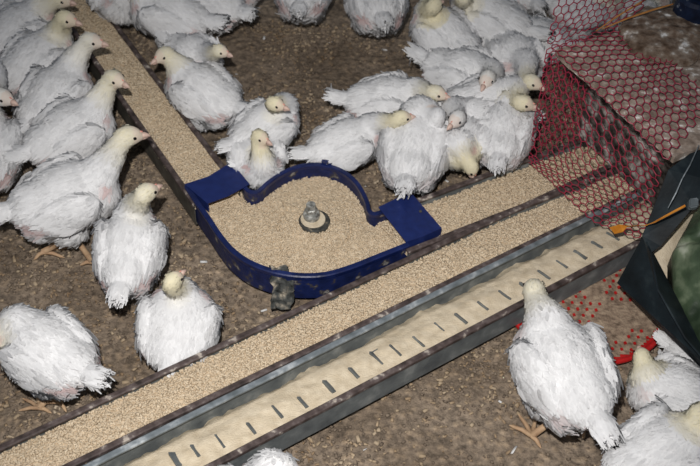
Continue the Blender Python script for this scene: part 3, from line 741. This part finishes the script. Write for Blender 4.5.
    # wing quills: long, over the lower rear edge of each wing
    for c, wd, wn, sg in WA:
        wu = np.cross(np.array(wd), np.array(wn)); wu *= np.sign(wu[2] + 1e-6)
        for row, (nq, LQ, off) in enumerate(((9, .062, .004), (8, .044, .009), (7, .030, .013))):
            k = np.linspace(0, 1, nq)
            base = np.array(c)[None] + np.array(wd)[None] * ((-.012 + .030 * k + .006 * row)[:, None] * s) + wu[None] * ((-.026 + .050 * k)[:, None] * s) + np.array(wn)[None] * ((.009 + .003 * row) * s)
            dd = np.array(wd)[None] + wu[None] * (.10 - .30 * k)[:, None] + rng.normal(0, .05, (nq, 3))
            v3, f3, n3 = feathers(base, np.tile(np.array(wn), (nq, 1)) + wu[None] * (.25 * (k - .5))[:, None], dd, np.full(nq, LQ * s * wing) * rng.uniform(.88, 1.1, nq), np.full(nq, .013 * s), np.full(nq, .001), .12)
            parts.append((v3, [f3])); nrs.append(n3); cols.append(np.tile(WH * 1.0, (len(v3), 1)))
    # tail brush
    nt_ = 130; an = rng.uniform(0, 2 * np.pi, nt_); rr = np.sqrt(rng.random(nt_))
    tan, tbn = np.array(ta), np.array(tb)
    offv = ln[None] * (np.cos(an) * rr * .020 * s)[:, None] + tbn[None] * (np.sin(an) * rr * .012 * s)[:, None]
    base = np.array(tp)[None] + tan[None] * (rng.uniform(-.012, .016, nt_) * s)[:, None] + offv
    nn = offv / (np.linalg.norm(offv, axis=1)[:, None] + 1e-9)
    dd = tan[None] + ln[None] * (np.cos(an) * rr * .55)[:, None] + tbn[None] * (np.sin(an) * rr * .30)[:, None] + rng.normal(0, .06, (nt_, 3))
    v4, f4, n4 = feathers(base, nn, dd, rng.uniform(.022, .038, nt_) * s, rng.uniform(.005, .008, nt_) * s, np.full(nt_, .001), .2)
    parts.append((v4, [f4])); nrs.append(n4 * .45 + np.array(ux)[None]); cols.append(np.tile(WH, (len(v4), 1)))
    # legs and feet
    nbody = sum(len(p[0]) for p in parts); legv = 0
    if legs:
        bm = bmesh.new()
        for q, sg in enumerate((-1, 1)):
            hock = X(-.030, sg * .034, -.066 if zc > .1 else -.04)
            ft = Vector(hock) + a * (.022 * s); ft.z = .010
            if foot and foot[q]: ft = at(*foot[q], .010)
            kn = X(.002, sg * .036, -.045)
            add_tube(bm, [kn, hock], [.012 * s, .0075 * s], 8)
            add_tube(bm, [hock, hock.lerp(ft, .5), ft + up * .002], [.0072 * s, .0052 * s, .0062 * s], 8)
            for ang, Lt in ((0, .042), (.62, .036), (-.62, .036), (math.pi - .3 * sg, .020)):
                dr = a * math.cos(ang) + l * math.sin(ang)
                pts = [ft, ft + dr * Lt * .5 * s + up * .001, ft + dr * Lt * .9 * s - up * .004, ft + dr * (Lt * 1.12) * s - up * .0065]
                add_tube(bm, pts, [.0045 * s, .0038 * s, .0030 * s, .0009 * s], 7)
        me = bpy.data.meshes.new('t'); bmesh.ops.triangulate(bm, faces=bm.faces); bm.to_mesh(me); bm.free()
        lv = np.empty(len(me.vertices) * 3); me.vertices.foreach_get('co', lv); lvv = lv.reshape(-1, 3)
        lf = np.array([p.vertices[:] for p in me.polygons]); lnn = [v_.normal.copy() for v_ in me.vertices]; bpy.data.meshes.remove(me)
        parts.append((lvv, [lf])); nrs.append(np.array([tuple(q) for q in lnn])); cols.append(np.ones((len(lvv), 3)))
    VV, FF = merge(parts); CC = np.concatenate(cols)
    org = (C.x, C.y, 0.0)
    o = from_np('broiler_chick', VV, FF, M['plumage'], loc=org, smooth=True)
    me = o.data
    ca = me.color_attributes.new('tint', 'FLOAT_COLOR', 'POINT'); buf = np.ones((len(VV), 4), np.float32); buf[:, :3] = CC; ca.data.foreach_set('color', buf.ravel())
    nn_ = np.concatenate(nrs); nn_ = nn_ / (np.linalg.norm(nn_, axis=1)[:, None] + 1e-9); me.normals_split_custom_set_from_vertices(nn_.tolist())
    if legs:
        me.materials.append(M['skin']); mi = np.zeros(len(me.polygons), np.int32)
        vi = np.array([p.vertices[0] for p in me.polygons]); mi[vi >= nbody] = 1; me.polygons.foreach_set('material_index', mi)
    tag(o, label, 'chicken', GROUP); o['_org'] = org
    # beak, eyes, comb bud
    B0 = H + hd * .024 * s - hu * .003 * s
    bm = bmesh.new()
    pts = [B0, B0 + hd * .007 * s + hu * .0002, B0 + hd * .013 * s - hu * .0018 * s, B0 + hd * .0165 * s - hu * .0050 * s]
    add_tube(bm, pts, [.0070 * s, .0054 * s, .0032 * s, .0008 * s], 10)
    add_tube(bm, [B0 - hu * .0045 * s, B0 + hd * .006 * s - hu * .0055 * s, B0 + hd * .0115 * s - hu * .0058 * s], [.0055 * s, .0040 * s, .001 * s], 10)
    from_bm('beak', bm, M['beak'], o, smooth=True)
    for sg in (-1, 1):
        bm = bmesh.new(); add_ell(bm, H + hd * .0115 * s + hs * (sg * .0152 * s) + hu * .0042 * s, (hd, hs, hu), [.0037 * s, .0022 * s, .0034 * s], 12, 8)
        from_bm('eye', bm, M['eye'], o, smooth=True)
    bm = bmesh.new(); add_ell(bm, H + hd * .0215 * s + hu * .0065 * s, (hd, hs, hu), [.0065 * s, .0016 * s, .0022 * s], 12, 8)
    from_bm('comb', bm, M['comb'], o, smooth=True)
    return o

BIRDS = [
 # left of the long trough A
 dict(label='bird cut off by the top left corner of the picture', bc=(8, 6), zc=.125, tail=(-40, 30), head=(48, -22), zh=.19, beak=(60, -20)),
 dict(label='bird near the top left corner with pink shoulder, head hidden by the yellow-headed one', bc=(20, 32), zc=.125, tail=(-38, 58), head=(60, 0), zh=.19, beak=(74, 2)),
 dict(label='bird with yellow head bent over the trough near the top left corner', bc=(38, 62), zc=.125, tail=(-14, 92), head=(66, 19), zh=.215, beak=(83, 23), yel=1.5),
 dict(label='bird with outstretched grey-white head over the trough, just below the yellow-headed one', bc=(56, 98), zc=.125, tail=(8, 143), head=(91, 41), zh=.21, beak=(105, 43), yel=.6),
 dict(label='bird reaching over the left trough, tail just above the bird in full side view', bc=(72, 133), zc=.125, tail=(12, 160), head=(114, 79), zh=.21, beak=(133, 87)),
 dict(label='standing bird in full side view left of the trough, beak close to its side', bc=(68, 197), zc=.135, tail=(0, 215), head=(128, 136), zh=.205, beak=(143, 134), s=1.08, legs=1, foot=((44, 252), (92, 262))),
 dict(label='bird of which only the pale head with pink comb peeks in at the left edge', bc=(-38, 90), zc=.125, tail=(-90, 96), head=(2, 97), zh=.19, beak=(18, 103), yel=.3),
 dict(label='bird of which only the white breast shows at the left edge below the peeking head', bc=(-14, 148), zc=.12, tail=(-20, 200), head=(-26, 95), zh=.2, beak=(-20, 85)),
 dict(label='bird standing alone left of the blue housing, seen from behind with its head turned right', bc=(130, 248), zc=.125, tail=(112, 322), head=(146, 193), zh=.225, beak=(166, 181), s=.95, fat=.92, tail_up=.1),
 dict(label='bird sitting against the middle trough below the blue housing, looking up to the right', bc=(178, 325), zc=0.076, tail=(164, 372), head=(173, 281), zh=0.18, beak=(190, 264), s=0.84, fat=1.25, pitch=24, yel=1.3, zbk=0.185, tail_up=-0.3),
 dict(label='bird hunched at the lower left, tail towards the trough and head hidden', bc=(46, 350), zc=.115, tail=(102, 385), head=(-14, 352), zh=0.12, beak=(-30, 360), s=.95, legs=1, foot=((40, 408), (60, 402)), pitch=4),
 # between trough A and the open floor at the top
 dict(label='bird half hidden right of the trough at the top edge, beside the big pink-flanked bird', bc=(118, -6), zc=.12, tail=(92, -50), head=(112, -30), zh=.18, beak=(100, -36)),
 dict(label='plump pink-flanked bird right of the trough at the top, tail to the right', bc=(168, 14), zc=.125, tail=(224, 26), head=(128, -24), zh=.2, beak=(112, -24), s=1.0),
 dict(label='bird at the top edge behind the plump one, ragged tail sticking out to the right', bc=(206, -2), zc=.125, tail=(252, 18), head=(164, -40), zh=.2, beak=(150, -44)),
 dict(label='bird whose tail just shows at the top edge right of the ragged tail', bc=(226, -22), zc=.12, tail=(262, -14), head=(194, -60), zh=.2, beak=(180, -64)),
 dict(label='bird turned left, beak over the trough rim, in front of a right-looking bird', bc=(202, 92), zc=.105, tail=(244, 112), head=(164, 55), zh=.17, beak=(147, 64), s=.95),
 dict(label='bird looking right, mostly hidden behind the one turned to the trough', bc=(194, 57), zc=.11, tail=(166, 40), head=(220, 51), zh=.19, beak=(240, 57), s=0.8, pink=.3),
 dict(label='fluffy bird sitting above the blue housing, the rear one of the pair', bc=(266, 128), zc=.10, tail=(232, 146), head=(275, 104), zh=.19, beak=(299, 111), s=0.85, yel=1.4),
 dict(label='yellow-headed bird right behind the blue housing, the front one of the pair', bc=(257, 158), zc=0.08, tail=(246, 130), head=(260, 137), zh=0.165, beak=(279, 147), s=0.82, yel=1.6),
 dict(label='bird showing only its tail end at the top edge, left of the middle', bc=(303, -12), zc=.12, tail=(299, 14), head=(308, -50), zh=.2, beak=(310, -60), s=1.0, pitch=2, tail_up=0.0),
 dict(label='bird seen from behind at the top edge, spread tail towards the camera', bc=(376, -2), zc=.125, tail=(384, 28), head=(370, -44), zh=.2, beak=(368, -58), s=1.05, pitch=2, tail_up=0.0),
 # crowd between the housing and the netting
 dict(label='bird right above the housing with pointed tail to the left and dull yellow head', bc=(347, 144), zc=0.085, tail=(300, 156), head=(401, 118), zh=.175, beak=(416, 115), s=0.86, yel=1.4),
 dict(label='bird stretched flat, pink rump left, head behind the large fluffy crowd bird', bc=(388, 102), zc=.10, tail=(350, 100), head=(436, 93), zh=0.17, beak=(454, 98), s=.92, yel=.9),
 dict(label='large fluffy bird in front of the crowd by the right blue plate, seen from behind', bc=(415, 147), zc=0.11, tail=(400, 205), head=(437, 117), zh=0.17, beak=(440, 104), s=1.04, yel=0, tail_up=0.25, nb=0.046, pink=.3, zbk=0.165),
 dict(label='greyish bird with head turned down left beside the large fluffy one', bc=(478, 122), zc=.11, tail=(520, 120), head=(457, 119), zh=.18, beak=(447, 128), s=.92, yel=.1),
 dict(label='bird feeding with only the round cream crown showing at the short trough', bc=(464, 140), zc=.11, tail=(480, 100), head=(471, 167), zh=0.105, beak=(475, 182), zbk=0.07, s=0.85, yel=1.5),
 dict(label='bird at the far end of the short trough against the netting, head hidden', bc=(503, 130), zc=.115, tail=(496, 172), head=(514, 96), zh=0.15, beak=(518, 86), s=0.92, pink=.4, tail_up=0),
 dict(label='bird with pale neck at the netting, lower of the two heads beside it', bc=(486, 104), zc=.12, tail=(446, 106), head=(523, 103), zh=.18, beak=(541, 108), s=.95, yel=1.2, pink=.3),
 dict(label='bird facing the camera in the middle of the crowd with a grey face', bc=(464, 76), zc=.11, tail=(430, 62), head=(487, 79), zh=.18, beak=(481, 90), s=.98, yel=.25),
 dict(label='bird at the netting, upper of the two heads beside it', bc=(515, 60), zc=.115, tail=(504, 38), head=(532, 82), zh=.18, beak=(545, 88), s=.92, yel=1.0),
 dict(label='yellow-headed bird at the top of the crowd, back towards the open floor', bc=(444, 36), zc=.12, tail=(474, 56), head=(434, 6), zh=.2, beak=(450, -4), s=.98, yel=1.8, pitch=10),
 dict(label='bird at the top of the crowd with large pink flank and tail to the right', bc=(488, 20), zc=.125, tail=(525, 32), head=(462, -4), zh=.2, beak=(452, -14), s=1.05),
 dict(label='small bird hunched beside the upper corner of the netting', bc=(538, 38), zc=.08, tail=(560, 44), head=(522, 36), zh=.12, beak=(514, 40), s=.75, yel=0),
 dict(label='bird peeking in at the top edge between crowd and netting', bc=(520, -16), zc=.11, tail=(534, 2), head=(508, -40), zh=.18, beak=(500, -50), s=.9),
 dict(label='bird resting behind the netting at the top edge, left of two', bc=(588, 8), zc=.105, tail=(556, 4), head=(612, -10), zh=.17, beak=(620, -20), s=.95),
 dict(label='bird resting behind the netting at the top edge, right of two', bc=(634, 2), zc=.11, tail=(602, 0), head=(660, -14), zh=.17, beak=(672, -20), s=.95),
 # front right
 dict(label='largest bird in front right, bending over the mash trough with its back to the camera', bc=(562, 367), zc=.135, tail=(604, 438), head=(534, 291), zh=.165, beak=(528, 270), zbk=.13, s=1.12, yel=.9, legs=1, foot=((532, 436), (582, 425)), pitch=4, tail_up=0, pink=.5),
 dict(label='bird with bare cream neck stretched up, between the largest bird and the hopper', bc=(674, 394), zc=0.09, tail=(712, 404), head=(642, 358), zh=0.13, beak=(637, 336), s=0.86, yel=1.3, pink=.4, zbk=0.125),
 dict(label='bird mostly hidden under the black hopper sheet', bc=(700, 366), zc=.07, tail=(670, 346), head=(722, 370), zh=.10, beak=(735, 376), s=0.62, yel=0, pink=.3),
 dict(label='bird in the lower right corner with cream neck reaching out of the picture', bc=(664, 455), zc=.12, tail=(614, 478), head=(702, 414), zh=.18, beak=(722, 408), s=1.0, yel=1.2),
 dict(label='bird showing only its white back at the bottom edge under the mash trough', bc=(256, 515), zc=.12, tail=(230, 560), head=(286, 503), zh=.14, beak=(296, 480), s=1.0, yel=.2),
]
for i, b in enumerate(BIRDS): bird(seed=i * 3, **b)
for o in list(bpy.data.objects):
    if '_org' in o: del o['_org']
